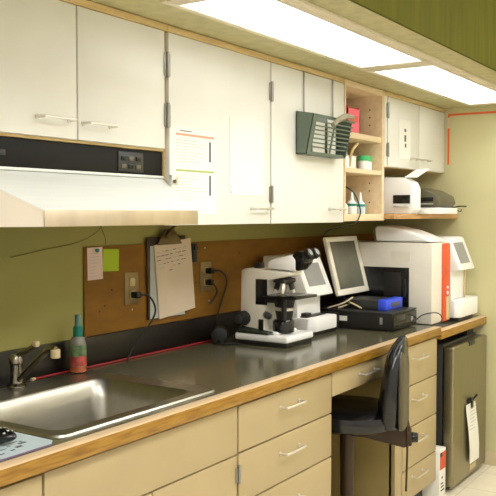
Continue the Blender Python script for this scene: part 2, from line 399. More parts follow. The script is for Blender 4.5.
t = thing('pencil_drawer', 'shallow beige knee-space drawer under the worktop above the black chair', 'drawer', (3.25, YD, .765))
d = B().box(2.916, 3.548, YD, YD + .019, .765, .862, m_cabb, .002).build('front', t); pull(d, 3.16, 3.31, .818, YD)
B().box(2.93, 3.53, YD + .019, -.2, .775, .855, m_carc).build('tray', t)
t = base(3.55, 4.09, 'beige base cabinet with four drawers between chair and refrigerator')
b = B(); b.box(3.55, 3.63, YD, YD + .0188, .1, .872, m_cabb, .001); b.build('stile', t)
for z0, z1 in ((.665, .862), (.461, .665), (.262, .461), (.105, .262)):
    d = drawer(t, 3.634, 4.088, z0, z1, YD, m_cabb); pull(d, 3.755, 3.89, (z0 + z1) / 2 + .03, YD)

# ---------------------------------------------------------------- sink and faucet
t = thing('sink', 'stainless steel single-bowl drop-in sink in the dark worktop', 'sink', (1.84, -.36, .915))
z = ZT
loops = [rrect(1.48, 2.205, -.672, -.062, .045, z + .0005), rrect(1.484, 2.201, -.668, -.066, .042, z + .006), rrect(1.50, 2.185, -.652, -.082, .034, z + .004),
         rrect(1.528, 2.135, -.62, -.20, .05, z + .003), rrect(1.535, 2.128, -.613, -.207, .05, z - .004), rrect(1.548, 2.112, -.60, -.22, .055, z - .06),
         rrect(1.56, 2.10, -.588, -.232, .06, z - .15), rrect(1.59, 2.07, -.56, -.26, .05, z - .175), rrect(1.66, 2.0, -.5, -.32, .04, z - .18)]
b = B(); b.loft(loops, m_sinksteel); o = b.build('basin', t)
o.data.shade_smooth() if hasattr(o.data, 'shade_smooth') else None
b = B(); b.cyl((1.83, -.41, z - .181), (1.83, -.41, z - .178), .045, None, m_chrome, 24); b.cyl((1.83, -.41, z - .178), (1.83, -.41, z - .176), .028, None, m_black, 20); b.build('drain', t)
t = thing('faucet', 'chrome single-lever faucet at the back of the sink', 'faucet', (1.87, -.10, .92))
fx, fy = 1.85, -.085
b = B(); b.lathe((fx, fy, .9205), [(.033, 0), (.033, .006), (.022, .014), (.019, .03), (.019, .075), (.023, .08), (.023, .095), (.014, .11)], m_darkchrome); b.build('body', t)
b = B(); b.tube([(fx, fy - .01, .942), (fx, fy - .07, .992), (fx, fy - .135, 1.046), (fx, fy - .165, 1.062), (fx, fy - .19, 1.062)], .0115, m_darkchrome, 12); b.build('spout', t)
b = B(); b.cyl((fx, fy - .188, 1.064), (fx, fy - .188, 1.036), .0155, None, m_ivory, 16, .002); b.build('aerator', t)
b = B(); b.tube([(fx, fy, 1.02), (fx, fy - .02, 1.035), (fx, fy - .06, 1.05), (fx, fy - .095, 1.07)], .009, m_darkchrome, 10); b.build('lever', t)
b = B(); b.box(fx - .009, fx + .009, fy - .108, fy - .088, 1.064, 1.083, m_ivory, .004); b.build('lever_tip', t)
# soap bottle
sx, sy, sz = 2.15, -.072, ZT + .007
t = thing('soap_bottle', 'clear soap bottle with orange liquid and teal spray cap behind the sink', 'bottle', (sx, sy, sz))
b = B(); b.lathe((sx, sy, sz), [(.026, 0), (.03, .004), (.03, .05), (.0295, .105), (.024, .128), (.012, .134)], m_clear); b.build('bottle_body', t)
b = B(); b.lathe((sx, sy, sz), [(.0305, .002), (.0305, .022)], m_liquid); b.build('liquid', t)
b = B(); b.lathe((sx, sy, sz), [(.0308, .024), (.0308, .06)], mat('soap_label_red', srgb(170, 70, 60), .5, 0, .45, 40))
b.lathe((sx, sy, sz), [(.0307, .06), (.0307, .1)], mat('soap_label_green', srgb(96, 120, 78), .5, 0, .6, 45)); b.build('label_wrap', t)
b = B(); b.lathe((sx, sy, sz), [(.018, .13), (.018, .163), (.013, .168)], m_teal); b.lathe((sx, sy, sz), [(.012, .168), (.011, .208), (.008, .211)], mat('pale_teal_cap', srgb(110, 160, 150), .3, 0, .05, trans=.3))
b.build('cap', t)
# red cable and others
b = B(); b.tube([(1.96, -.05, ZT + .009), (2.05, -.036, ZT + .0065), (2.3, -.032, ZT + .0045), (2.7, -.03, ZT + .0045), (3.08, -.032, ZT + .0045)], .004, m_red)
b.cyl((1.945, -.051, ZT + .0095), (1.962, -.0495, ZT + .009), .006, None, m_ivory, 10)
tag(b.build('cable'), 'thin red cable lying along the foot of the backsplash', 'cable')

# blue mat and black handset
t = thing('instruction_mat', 'pale blue-white laminated mat with small sketches left of the sink', 'mat', (1.2, -.55, ZT))
b = B(); b.prism([(.85, -.69), (1.44, -.69), (1.468, -.665), (1.472, -.3), (.85, -.3)], 'z', ZT + .0003, ZT + .0022, m_lblue); b.build('sheet', t)
b = B(); b.box(.85, 1.44, -.694, -.689, ZT + .0003, ZT + .0026, m_purple)
for (x, y, w, h) in ((1.37, -.645, .02, .012), (1.345, -.655, .012, .008), (1.395, -.625, .024, .01), (1.33, -.63, .02, .004), (1.41, -.61, .008, .008), (1.30, -.66, .02, .006), (1.38, -.60, .03, .003), (1.36, -.62, .01, .004)):
    b.box(x, x + w, y, y + h, ZT + .002, ZT + .0026, m_dgrey)
b.build('printed_marks', t)
t = thing('handheld_control', 'black rounded handheld control with pale buttons on the blue mat', 'controller', (1.36, -.56, ZT + .003))
b = B(); hc = Vector((1.365, -.545, ZT + .024)); MM = Matrix.Translation(hc) @ Matrix.Rotation(R(100), 4, 'Z')
t_ = bmesh.new(); bmesh.ops.create_uvsphere(t_, u_segments=24, v_segments=14, radius=1)
for v in t_.verts: v.co = Vector((v.co.x * .085, v.co.y * .032, max(v.co.z, -.8) * .021 if v.co.z < 0 else v.co.z * .021))
b._merge(t_, m_blackgl, MM); b.build('body', t)
b = B()
for i in range(5):
    for k in (-1, 0, 1): b.ball((-.06 + i * .024, k * .014, .021 * math.sqrt(max(.05, 1 - ((-.06 + i * .024) / .085) ** 2 - (k * .014 / .032) ** 2)) - .001), .004, m_grey, (1, 1, .6), MM)
b.build('buttons', t)
b = B(); b.ball((1.43, -.44, ZT + .018), .022, m_white, (1.5, 1, .7)); b.ball((1.41, -.432, ZT + .018), .018, m_white, (1, 1, .8))
tag(b.build('cloth_wad'), 'small crumpled white wad beside the sink corner at the left edge', 'cloth')

# ---------------------------------------------------------------- things on the back wall
def sheet(name, label, cat, x0, x1, z0, z1, y, mm, marks=(), skew=0, group=None, rot=0):
    M = Matrix.Translation(((x0 + x1) / 2, y, (z0 + z1) / 2)) @ Matrix.Rotation(R(rot), 4, 'Y')
    w, h = (x1 - x0) / 2, (z1 - z0) / 2
    b = B(); b.box(-w, w, -.0008, 0, -h, h, mm, M=M)
    for (a, c, d, e, m2) in marks: b.box(-w + a * 2 * w, -w + c * 2 * w, -.0013, -.0008, -h + d * 2 * h, -h + e * 2 * h, m2, M=M)
    return tag(b.build(name), label, cat, group)
lines = lambda n, x0=.12, x1=.85, z0=.1, z1=.9, h=.012, m2=None: [(x0, x0 + (x1 - x0) * random.uniform(.5, 1), z0 + (z1 - z0) * k / n, z0 + (z1 - z0) * k / n + h, m2 or m_grey) for k in range(n)]
o = sheet('note', 'pale pink handwritten note pinned to the left end of the pinboard', 'note', 2.262, 2.345, 1.247, 1.372, -.012, m_pinkp, lines(8, h=.014), rot=-1)
o = sheet('sticky_note', 'lime green sticky note on the pinboard next to the pink note', 'note', 2.348, 2.438, 1.275, 1.362, -.0115, m_lime, lines(3, h=.01, m2=m_greenl), rot=2)
b = B(); b.cyl((2.31, -.0125, 1.36), (2.31, -.022, 1.36), .006, .008, m_teal, 12); tag(b.build('push_pin'), 'green push pin holding the pale pink note', 'pin')
def outlet(x, z, label):
    t = thing('outlet', label, 'outlet', (x, -.008, z - .06))
    B().box(x - .042, x + .042, -.014, -.0085, z - .066, z + .066, m_outlet, .003).build('plate', t)
    b = B()
    for s in (-1, 1): b.box(x - .017, x + .017, -.018, -.0135, z + s * .026 - .017, z + s * .026 + .017, m_ivory, .005)
    b.build('sockets', t)
outlet(2.513, 1.198, 'steel wall outlet plate on the pinboard left of the clipboard')
outlet(3.02, 1.215, 'wall outlet plate with dark plugs right of the clipboard')
def cord(label, plug, pts, r=.004, mm=m_black):
    t = thing('power_cord', label, 'cord', plug)
    x, y, z = plug; b = B(); b.box(x - .013, x + .013, y - .035, y, z - .013, z + .013, m_blackgl, .004); b.build('plug', t)
    b = B(); b.tube([(x, y - .03, z)] + pts, r, mm); b.build('cable', t)
cord('black power cord hanging from the outlet left of the clipboard to the worktop', (2.513, -.0185, 1.172), [(2.55, -.075, 1.165), (2.605, -.06, 1.10), (2.57, -.045, 1.03), (2.50, -.04, .97), (2.455, -.042, ZT + .008), (2.44, -.055, ZT + .005)])
cord('dark looping power cord at the outlet right of the clipboard', (3.02, -.0185, 1.241), [(3.06, -.07, 1.238), (3.12, -.06, 1.19), (3.10, -.05, 1.11), (3.08, -.035, 1.03), (3.09, -.03, .96), (3.12, -.03, ZT + .006)], .0045, m_brownblk)
cord('second black plug and cord on the outlet right of the clipboard', (3.02, -.0185, 1.189), [(3.04, -.055, 1.165), (3.06, -.045, 1.14), (3.05, -.035, 1.11), (3.03, -.03, 1.09)], .004)
# dark wires on the wall below the hood
b = B(); b.tube([(1.9, -.006, 1.35), (2.05, -.006, 1.372), (2.2, -.006, 1.39), (2.30, -.006, 1.42), (2.36, -.006, 1.46)], .0011, m_wire)
b.tube([(2.34, -.006, 1.455), (2.365, -.006, 1.41), (2.37, -.006, 1.38)], .0011, m_wire)
tag(b.build('wire'), 'thin dark wire running up the green wall beneath the hood', 'wire')
# clipboard
t = thing('clipboard', 'brown clipboard hanging on the pinboard holding a written pad', 'clipboard', (2.76, -.02, 1.07))
MC = Matrix.Translation((2.74, -.016, 1.235)) @ Matrix.Rotation(R(-1), 4, 'Y')
B().box(-.135, .125, -.003, .003, -.175, .17, m_brownblk, .002, M=MC).build('board', t)
b = B(); b.prism([(-.085, .135), (.085, .135), (.06, .165), (.03, .20), (-.03, .20), (-.06, .165)], 'y', -.0165, -.0118, m_clip, .002, M=MC)
b.tube([MC @ Vector((-.03, -.018, .17)), MC @ Vector((.0, -.025, .2)), MC @ Vector((.05, -.02, .225))], .007, m_clip); b.build('clip', t)
MP = Matrix.Translation((2.775, -.024, 1.222)) @ Matrix.Rotation(R(-6), 4, 'Y')
b = B(); b.box(-.12, .13, -.003, .001, -.155, .160, m_paperw, .0005, M=MP)
for r_ in range(6):
    x = -.11
    while x < .09:
        w = random.uniform(.008, .03)
        if r_ < 4 or random.random() < .3: b.box(x, x + w, -.0036, -.003, .125 - r_ * .017, .128 - r_ * .017, m_dgrey if random.random() < .4 else m_grey, M=MP)
        x += w + random.uniform(.005, .015)
b.build('paper_pad'); tag(bpy.data.objects['paper_pad'], 'tan handwritten paper pad clipped askew on the hanging clipboard', 'paper')
MP2 = Matrix.Translation((2.745, -.0193, 1.215)) @ Matrix.Rotation(R(.5), 4, 'Y')
b = B(); b.box(-.125, .11, -.0008, .0002, -.155, .15, m_grey, M=MP2); tag(b.build('paper'), 'grey under-sheet showing left of the tan pad on the clipboard', 'paper')
b = B(); b.box(2.90, 2.935, -.03, -.009, 1.285, 1.37, m_black, .004); b.cyl((2.917, -.03, 1.35), (2.917, -.038, 1.35), .012, None, m_brownblk, 14)
tag(b.build('adapter'), 'small black wall adapter just right of the clipboard top', 'adapter')

# ---------------------------------------------------------------- papers on the wall cabinets
yd = YU - .001
mk = [(.12, .95, .90, .925, m_orangel), (.84, .88, .62, .86, m_dgrey), (.12, .95, .49, .512, m_greenl), (.84, .88, .22, .46, m_dgrey), (.2, .45, .95, .96, m_dgrey)]
mk += [(.12, .12 + random.uniform(.3, .62), .60 + k * .035, .606 + k * .035, m_grey) for k in range(8)]
mk += [(.12, .12 + random.uniform(.3, .62), .16 + k * .035, .166 + k * .035, m_grey) for k in range(9)]
sheet('notice', 'white notice with orange and green header stripes taped on the tall cabinet door', 'notice', 2.188, 2.455, 1.50, 1.802, yd, m_paper, mk)
sheet('paper', 'blank white sheet taped beside the striped notice on the cabinet door', 'paper', 2.545, 2.785, 1.572, 1.866, yd, m_paper, [(.02, .05, .02, .05, m_grey), (.02, .05, .1, .12, m_grey)])
sheet('notice', 'narrow white label with vertical dark writing on the small end cabinet door', 'notice', 4.14, 4.30, 1.80, 2.01, yd, m_paper, [(.45, .6, .70, .78, m_dgrey), (.45, .6, .45, .62, m_dgrey), (.5, .62, .3, .4, m_dgrey)])
# orange tape
b = B(); b.box(XE - .0015, XE - .0002, -.90, -.492, 2.094, 2.106, m_orange); b.box(XE - .0015, XE - .0002, -.502, -.490, 1.80, 2.094, m_orange)
b.box(XE - .003, XE - .0012, -.502, -.489, 2.02, 2.085, m_paperw)
tag(b.build('tape'), 'orange tape strip running across and down the green end wall', 'tape')

# ---------------------------------------------------------------- wall file rack
t = thing('file_rack', 'grey-green slotted plastic file rack hanging over the tall cabinet door', 'rack', (3.26, YU, 1.76))
rx0, rx1, rz0, rz1 = 3.035, 3.40, 1.755, 1.938
yb_ = YU - .004; yt = YU - .09; yl = YU - .055   # back, top-front, bottom-front
b = B(); b.box(rx0, rx1, yb_ - .004, yb_, rz0, rz1, m_rack, .001)
for xx in (rx0, rx1 - .004): b.prism([(yb_, rz0), (yl, rz0), (yt, rz1 - .015), (yb_, rz1)], 'x', xx, xx + .004, m_rack)
b.box(rx0, rx1, yl, yb_, rz0, rz0 + .004, m_rack); b.build('tray', t)
b = B()
def fp(u): return (yl + (yt - yl) * u, rz0 + (rz1 - .015 - rz0) * u)
def slat(xa, xb, u0, u1):
    (y0, z0), (y1, z1) = fp(u0), fp(u1); ex = lambda x, u: x + (.06 * u - .03 if x > 3.35 else 0)
    b.loft([[(xa, y0, z0), (ex(xb, u0), y0, z0), (ex(xb, u1), y1, z1), (xa, y1, z1)], [(xa, y0 + .004, z0), (ex(xb, u0), y0 + .004, z0), (ex(xb, u1), y1 + .004, z1), (xa, y1 + .004, z1)]], m_rack, True, True)
slat(rx0, rx1, 0, .07); slat(rx0, rx1, .94, 1); slat(rx0, rx0 + .035, .07, .94); slat(3.235, 3.247, .07, .94)
for k in range(1, 8): slat(rx0 + .035, rx1, .07 + k * .106, .10 + k * .106)
b.build('front_grille', t)
for xx in (3.105, 3.372):
    b = B(); b.box(xx - .006, xx + .006, YU - .004, YU - .0015, 1.935, 2.115, m_hinge); b.box(xx - .006, xx + .006, YU - .004, YU + .012, 2.1140, 2.1148, m_hinge); b.build('hook', t)
b = B(); b.box(3.11, 3.22, yl + .012, yl + .014, 1.761, 1.90, m_paper); b.box(3.255, 3.33, yl + .016, yl + .018, 1.761, 1.92, m_paper)
o = b.build('paper'); tag(o, 'white papers standing inside the slotted file rack', 'paper')
b = B(); b.tube([(3.18, YU - .105, 1.885), (3.24, YU - .105, 1.915), (3.31, YU - .10, 1.935), (3.38, YU - .10, 1.938)], [.010, .013, .013, .010], mat('grey_tan_paper', srgb(158, 152, 128), .6), 10)
tag(b.build('paper_roll'), 'rolled tan paper lying in the top of the file rack', 'paper')

# ---------------------------------------------------------------- things in the open shelves
t = thing('card_box', 'pink open-top box standing in the upper compartment of the open shelves', 'box', (3.66, -.38, 1.894))
b = B(); px0, px1, py0, py1, pz = 3.62, 3.755, -.43, -.26, 1.8945
b.box(px0, px1, py0, py1, pz, pz + .01, m_pink); b.box(px0, px0 + .006, py0, py1, pz, pz + .135, m_pink); b.box(px1 - .006, px1, py0, py1, pz, pz + .135, m_pink)
b.box(px0, px1, py1 - .006, py1, pz, pz + .135, m_pink); b.box(px0, px1, py0, py0 + .006, pz, pz + .125, m_pink)
b.build('body', t); B().box(px0 + .025, px1 - .025, py0 - .001, py0, pz + .06, pz + .09, m_redst).build('label_patch', t)
t = thing('specimen_box', 'white lidded box in the middle compartment of the open shelves', 'box', (3.66, -.38, 1.722))
B().box(3.60, 3.735, -.42, -.25, 1.7225, 1.785, m_paper, .002).build('body', t); B().box(3.598, 3.737, -.422, -.248, 1.785, 1.79, m_cream, .002).build('lid', t)
for k, (xx, yy) in enumerate(((3.80, -.43), (3.865, -.415))):
    t = thing('specimen_jar', ('white jar with a green lid, left of the pair in the middle shelf', 'white jar with a green lid, right of the pair in the middle shelf')[k], 'jar', (xx, yy, 1.7225), 'green-lidded jars')
    B().lathe((xx, yy, 1.7225), [(.024, 0), (.027, .004), (.028, .042), (.024, .05)], m_white).build('body', t)
    B().lathe((xx, yy, 1.7225), [(.03, .046), (.03, .068), (.027, .072)], m_green).build('lid', t)
b = B(); b.tube([(3.62, -.44, 1.733), (3.60, -.462, 1.80), (3.66, -.465, 1.845)], .007, m_tan, 10)
tag(b.build('wooden_stick'), 'tan wooden stick leaning in the middle shelf beside the file rack', 'stick')
t = thing('dropper_bottle', 'small white dispenser at the left of the middle shelf', 'bottle', (3.575, -.445, 1.7225))
B().lathe((3.565, -.445, 1.7225), [(.018, 0), (.02, .004), (.02, .045), (.012, .055)], m_white).build('body', t)
B().lathe((3.565, -.445, 1.7225), [(.01, .055), (.011, .075), (.006, .08)], m_grey).build('cap', t)
for k, (xx, yy, cm, h, lb) in enumerate(((3.59, -.42, m_white, .07, 'white squeeze bottle at left in the bottom open shelf'), (3.69, -.42, m_white, .085, 'white squeeze bottle in the middle of the bottom open shelf'), (3.745, -.44, m_lblue, .08, 'pale blue squeeze bottle with a teal band in the bottom open shelf'))):
    t = thing('squeeze_bottle', lb, 'bottle', (xx, yy, 1.5), 'bottles in the bottom shelf')
    B().lathe((xx, yy, 1.5005), [(.023, 0), (.025, .004), (.025, h * .6), (.012, h * .8)], cm).build('body', t)
    B().lathe((xx, yy, 1.5005), [(.010, h * .8), (.004, h * 1.35)], m_white).build('nozzle', t)
    if k: B().lathe((xx, yy, 1.5005), [(.0254, h * .45), (.0254, h * .6)], m_teal).build('label_band', t)
b = B(); b.box(3.83, 3.87, -.40, -.36, 1.5005, 1.515, m_black, .003); b.cyl((3.84, -.3, 1.5005), (3.84, -.3, 1.56), .02, None, m_black, 14)
tag(b.build('small_container'), 'small black container at the right of the bottom open shelf', 'container')
b = B(); b.tube([(3.63, -.36, 1.66), (3.638, -.45, 1.61), (3.64, -.487, 1.535), (3.64, -.487, 1.49), (3.60, -.47, 1.45), (3.68, -.3, 1.42), (3.86, -.17, 1.385)], .0035, mat('green_black_cable', srgb(34, 46, 34), .4))
tag(b.build('cable'), 'black cable hanging from the open shelves down to the monitor', 'cable')

# ---------------------------------------------------------------- shelf by the end wall
t = thing('label_printer', 'small white printer with a dark slot on the wooden wall shelf', 'printer', (4.12, -.4, 1.5))
b = B(); b.prism([(-.14, 1.5005), (-.57, 1.5005), (-.59, 1.525), (-.59, 1.63), (-.575, 1.668), (-.53, 1.692), (-.14, 1.705)], 'x', 4.06, 4.175, m_white, .006); b.build('body', t)
b = B(); b.box(4.057, 4.0605, -.575, -.48, 1.555, 1.60, m_blackgl, .001); b.build('slot', t)
b = B(); b.box(4.045, 4.0602, -.57, -.485, 1.535, 1.543, m_grey, .001); b.build('output_lip', t)
t = thing('compact_printer', 'olive grey low printer beside the white one on the wall shelf', 'printer', (4.45, -.45, 1.5))
b = B(); b.prism([(-.15, 1.536), (-.61, 1.536), (-.635, 1.56), (-.62, 1.60), (-.55, 1.635), (-.48, 1.65), (-.15, 1.65)], 'x', 4.33, 4.60, m_olive, .006); b.build('body', t)
b = B(); b.box(4.325, 4.61, -.64, -.2, 1.5005, 1.535, m_white, .004); b.build('paper_tray', t)
b = B(); b.box(4.326, 4.3305, -.60, -.47, 1.568, 1.592, m_blackgl, .001); b.box(4.32, 4.3302, -.60, -.50, 1.553, 1.558, m_grey, .001); b.build('slot', t)
b = B(); b.ball((4.34, -.50, 1.652), .009, m_white); b.build('lamp_button', t)
b = B()
for k in range(5):
    M = Matrix.Translation((4.24, -.575 + k * .004, 1.5015 + k * .005)) @ Matrix.Rotation(R(random.uniform(-12, 12)), 4, 'Z')
    b.box(-.055, .055, -.045, .045, 0, .004, m_paper, M=M)
tag(b.build('paper_stack'), 'loose stack of white papers between printers on the wall shelf', 'paper')
b = B()
for k in range(3):
    M = Matrix.Translation((4.68, -.53 - k * .003, 1.5015 + k * .006)) @ Matrix.Rotation(R(random.uniform(-12, 12)), 4, 'Z')
    b.box(-.06, .06, -.03, .05, 0, .005, m_paper, M=M)
tag(b.build('paper_stack'), 'small pile of white papers at the right end of the wall shelf', 'paper')
t = thing('desk_gadget', 'small black gadget with a thin arm on the end of the wall shelf', 'gadget', (4.74, -.56, 1.52))
b = B(); b.ball((4.69, -.575, 1.533), .022, m_black, (1.6, 1.2, .55)); b.build('body', t)
b = B(); b.tube([(4.70, -.58, 1.535), (4.74, -.60, 1.545), (4.79, -.63, 1.545)], .004, m_charc); b.tube([(4.70, -.585, 1.53), (4.74, -.61, 1.515), (4.735, -.62, 1.525)], .003, m_blackgl); b.build('arm', t)
b = B(); b.prism([(4.09, 1.695), (4.26, 1.745), (4.26, 1.741), (4.09, 1.691)], 'y', -.60, -.53, m_paper)
tag(b.build('paper'), 'white sheet leaning from the printer top up to the cabinet', 'paper')

# ---------------------------------------------------------------- microscope (faces the room, arm by the wall)
t = thing('microscope', 'white compound microscope with black eyepieces on the dark worktop', 'microscope', (3.16, -.28, ZT))
mx0, mx1 = 3.045, 3.285
b = B(); b.prism([(mx0, -.155), (mx1, -.155), (mx1, -.43), (mx0, -.43)], 'z', ZT + .020, ZT + .05, m_white, .008, 3)
b.prism([(mx0 + .02, -.16), (mx1 - .02, -.16), (mx1 - .03, -.36), (mx0 + .03, -.36)], 'z', ZT + .05, ZT + .062, m_white, .005); b.build('base', t)
B().box(mx0 + .006, mx1 - .006, -.425, -.165, ZT + .0005, ZT + .020, m_black, .003).build('foot_plate', t)
b = B(); b.loft([[(mx0 + .002, -.17, ZT + .0505), (mx0 + .002, -.335, ZT + .0505), (mx0 + .04, -.35, ZT + .0505), (mx0 + .028, -.17, ZT + .0505)], [(mx0 + .004, -.175, ZT + .066), (mx0 + .003, -.33, ZT + .058), (mx0 + .036, -.34, ZT + .062), (mx0 + .026, -.18, ZT + .08)]], mat('green_black_pad', srgb(44, 52, 40), .4), True, True); b.build('side_control', t)
b = B(); ax0, ax1 = 3.075, 3.185
b.prism([(-.165, ZT + .05), (-.17, 1.245), (-.19, 1.256), (-.425, 1.246), (-.43, 1.23), (-.36, 1.215), (-.31, 1.205), (-.295, 1.17), (-.29, ZT + .05)], 'x', ax0, ax1, m_cream, .006); b.build('arm', t)
b = B(); b.prism([(-.305, 1.288), (-.33, 1.2985), (-.43, 1.322), (-.45, 1.30), (-.45, 1.25), (-.31, 1.257)], 'x', ax0 + .005, ax1 - .01, m_white, .008); b.build('head', t)
b = B(); b.box(ax0 + .035, ax1 - .035, -.25, -.215, 1.254, 1.280, m_black, .004); b.build('lamp_cap', t)
b = B(); b.box(ax0 - .004, ax0 + .002, -.31, -.25, 1.095, 1.21, m_blackgl, .002); b.build('side_panel', t)
b = B(); b.box(ax0 - .004, ax0 + .002, -.29, -.265, .975, 1.03, m_blackgl, .002); b.build('switch_plate', t)
b = B(); zt_ = 1.128
b.box(ax0 - .02, ax1 + .06, -.47, -.295, zt_, zt_ + .012, m_blackgl, .003); b.box(ax0 - .01, ax1, -.36, -.30, zt_ - .02, zt_, m_black, .003); b.build('stage', t)
b = B(); b.cyl((ax0 + .02, -.385, 1.03), (ax0 + .02, -.385, 1.128), .012, None, m_black, 12)
b.cyl((3.14, -.36, 1.085), (3.14, -.36, 1.127), .042, .05, m_black, 20, .003); b.cyl((3.14, -.36, 1.07), (3.14, -.36, 1.083), .045, None, m_nickel, 20); b.cyl((3.14, -.36, 1.03), (3.14, -.36, 1.07), .035, .042, m_black, 20)
b.build('condenser', t)
b = B(); b.lathe((3.14, -.355, ZT + .058), [(.048, 0), (.048, .045), (.042, .055), (.03, .058)], m_blackgl); b.build('illuminator', t)
b = B(); b.lathe((3.14, -.36, 1.185), [(.022, 0), (.05, .012), (.05, .028), (.03, .034)], m_black); b.build('nosepiece', t)
for k, a in enumerate((200, 290, 20, 110)):
    c = Vector((3.14 + .028 * math.cos(R(a)), -.36 + .028 * math.sin(R(a)), 1.192)); d = Vector((math.cos(R(a)) * .35, math.sin(R(a)) * .35, -1)).normalized()
    b = B(); b.cyl(c, c + d * .03, .013, .012, m_nickel if k % 2 == 0 else m_black, 14); b.cyl(c + d * .03, c + d * .046, .010, .006, m_cream, 14); b.build('objective', t)
for s in (-1, 1):
    b = B(); xx = ax0 if s < 0 else ax1; b.cyl((xx, -.19, 1.03), (xx + s * .045, -.19, 1.03), .034, .031, m_black, 20, .003); b.cyl((xx + s * .045, -.19, 1.03), (xx + s * .06, -.19, 1.03), .02, None, m_charc, 16, .002); b.build('focus_knob', t)
b = B(); b.cyl((ax0 + .02, -.288, 1.05), (ax0 - .02, -.33, 1.05), .016, None, m_blackgl, 14, .002); b.build('stage_knob', t)
b = B(); b.prism([(-.425, 1.26), (-.425, 1.315), (-.45, 1.34), (-.49, 1.335), (-.495, 1.29), (-.46, 1.25)], 'x', ax0 + .01, ax1 - .02, m_blackgl, .008); b.build('binocular_head', t)
for xx in (3.105, 3.165):
    p0 = Vector((xx, -.455, 1.30)); d = Vector((0, -1, .6)).normalized()
    b = B(); b.cyl(p0, p0 + d * .045, .02, .02, m_black, 18, .002); b.cyl(p0 + d * .045, p0 + d * .068, .025, .022, m_blackgl, 18, .003); b.cyl(p0 + d * .068, p0 + d * .0685, .014, None, m_lcd, 14); b.build('eyepiece', t)
b = B()
for k in range(3): b.tube([(ax1 + .02, -.27, 1.02 - k * .004), (ax1 + .06, -.2 + k * .02, .99), (ax1 + .06, -.12, .95)], .004, m_black)
b.build('cable', t)
b = B(); b.cyl((2.98, -.115, ZT + .04), (3.035, -.085, ZT + .04), .037, None, m_black, 18, .004); b.tube([(2.99, -.10, ZT + .02), (2.96, -.14, ZT + .012), (2.99, -.16, ZT + .006), (3.03, -.19, ZT + .006)], .004, m_black)
tag(b.build('lamp_housing'), 'black cylinder lamp housing and cable behind the microscope', 'lamp')

# ---------------------------------------------------------------- slanted-screen instruments
def analyser(label, x0, x1, yf, z0, group, ztop, zmid, ytop, ybot, yback, col_w, scr, body=m_white, tray_h=.055, bx=0):
    t = thing('desktop_analyser', label, 'instrument', ((x0 + x1) / 2, yf, z0), group)
    b = B(); b.prism([(x0, yback), (x1 + bx, yback), (x1 + bx, yf + .01), (x1 + bx - .015, yf), (x0 + .03, yf), (x0, yf + .03)], 'z', z0 + .02, z0 + tray_h + .03, body, .006)
    b.build('base', t); B().box(x0 + .01, x1 - .01, yf + .012, yback - .01, z0 + .0005, z0 + .02, m_black).build('foot', t)
    b = B(); b.box(x0 + .03, x1 - .03, yf + .05, yback - .05, z0 + tray_h + .03, z0 + tray_h + .036, m_charc, .002); b.box(x0 + .04, x0 + .09, yf + .06, yf + .11, z0 + tray_h + .036, z0 + tray_h + .05, m_black, .003); b.build('tray', t)
    b = B(); b.box(x0 + .005, x1 - .02, yf + col_w, yback, z0 + tray_h + .02, zmid + .03, body, .005); b.build('column', t)
    b = B(); b.prism([(ybot, zmid), (ytop, ztop), (ytop + .02, ztop + .008), (yback, ztop + .008), (yback, zmid + .03), (ybot + .07, zmid - .012)], 'x', x0, x1, body, .007); b.build('head', t)
    # screen on the slanted face
    dy, dz = ytop - ybot, ztop - zmid; L = math.hypot(dy, dz)
    nrm = Vector((0, -dz, dy)).normalized(); b = B()
    a0, a1, u0, u1 = scr
    P = lambda u, off: Vector((0, ybot + dy * u, zmid + dz * u)) + nrm * off
    q = [(P(u0, .0005).y, P(u0, .0005).z), (P(u1, .0005).y, P(u1, .0005).z), (P(u1, .003).y, P(u1, .003).z), (P(u0, .003).y, P(u0, .003).z)]
    w = x1 - x0; b.prism(q, 'x', x0 + w * a0, x0 + w * a1, m_lcd); b.build('screen', t)
    return t
analyser('white slanted grey-screen instrument standing between microscope and monitor', 3.40, 3.655, -.365, ZT, 'slanted-screen instruments', 1.287, 1.103, -.262, -.34, -.08, .09, (.16, .80, .26, .84))
analyser('white slanted-screen instrument standing at the right end over the refrigerator', 4.49, 4.755, -.70, .892, 'slanted-screen instruments', 1.362, 1.182, -.628, -.70, -.30, .05, (.2, .78, .2, .85), tray_h=.09, bx=.07)
b = B(); b.cyl((4.70, -.655, .985), (4.70, -.655, 1.185), .004, None, m_ivory, 8); tag(b.build('probe_tube'), 'thin pale sampling tube under the right-end instrument head', 'tube')

# ---------------------------------------------------------------- desktop computer, drive, monitor
t = thing('desktop_computer', 'black flat desktop computer case lying on the worktop under the monitor', 'computer', (3.9, -.42, ZT))
b = B(); b.box(3.755, 4.06, -.612, -.20, ZT + .006, 1.004, m_black, .004)
for xx in (3.78, 4.03):
    for yy in (-.58, -.23): b.cyl((xx, yy, ZT + .0005), (xx, yy, ZT + .007), .012, None, m_charc, 12)
b.build('case', t)
b = B(); b.box(3.76, 4.055, -.619, -.611, ZT + .012, 1.0, m_blackgl, .003); b.build('front_panel', t)
b = B(); b.cyl((3.985, -.6185, .962), (3.985, -.623, .962), .012, None, m_lcd, 16); b.build('power_button', t)
b = B(); b.box(3.79, 3.9, -.621, -.618, .965, .99, m_charc, .001); b.build('disc_slot', t)
b = B(); b.box(3.753, 3.7555, -.365, -.30, .955, .98, m_paper); b.build('sticker', t)
b = B(); b.box(3.7532, 3.7552, -.56, -.545, .95, .985, m_lcd, .001); b.build('side_badge', t)
b = B(); b.box(3.75, 4.065, -.615, -.195, 1.004, 1.009, m_charc, .001); b.build('lid', t)
t = thing('external_drive', 'black box with a blue front lying on the computer case', 'drive', (3.93, -.42, 1.009))
b = B(); b.box(3.835, 4.04, -.50, -.30, 1.0095, 1.058, m_charc, .004); b.build('case', t)
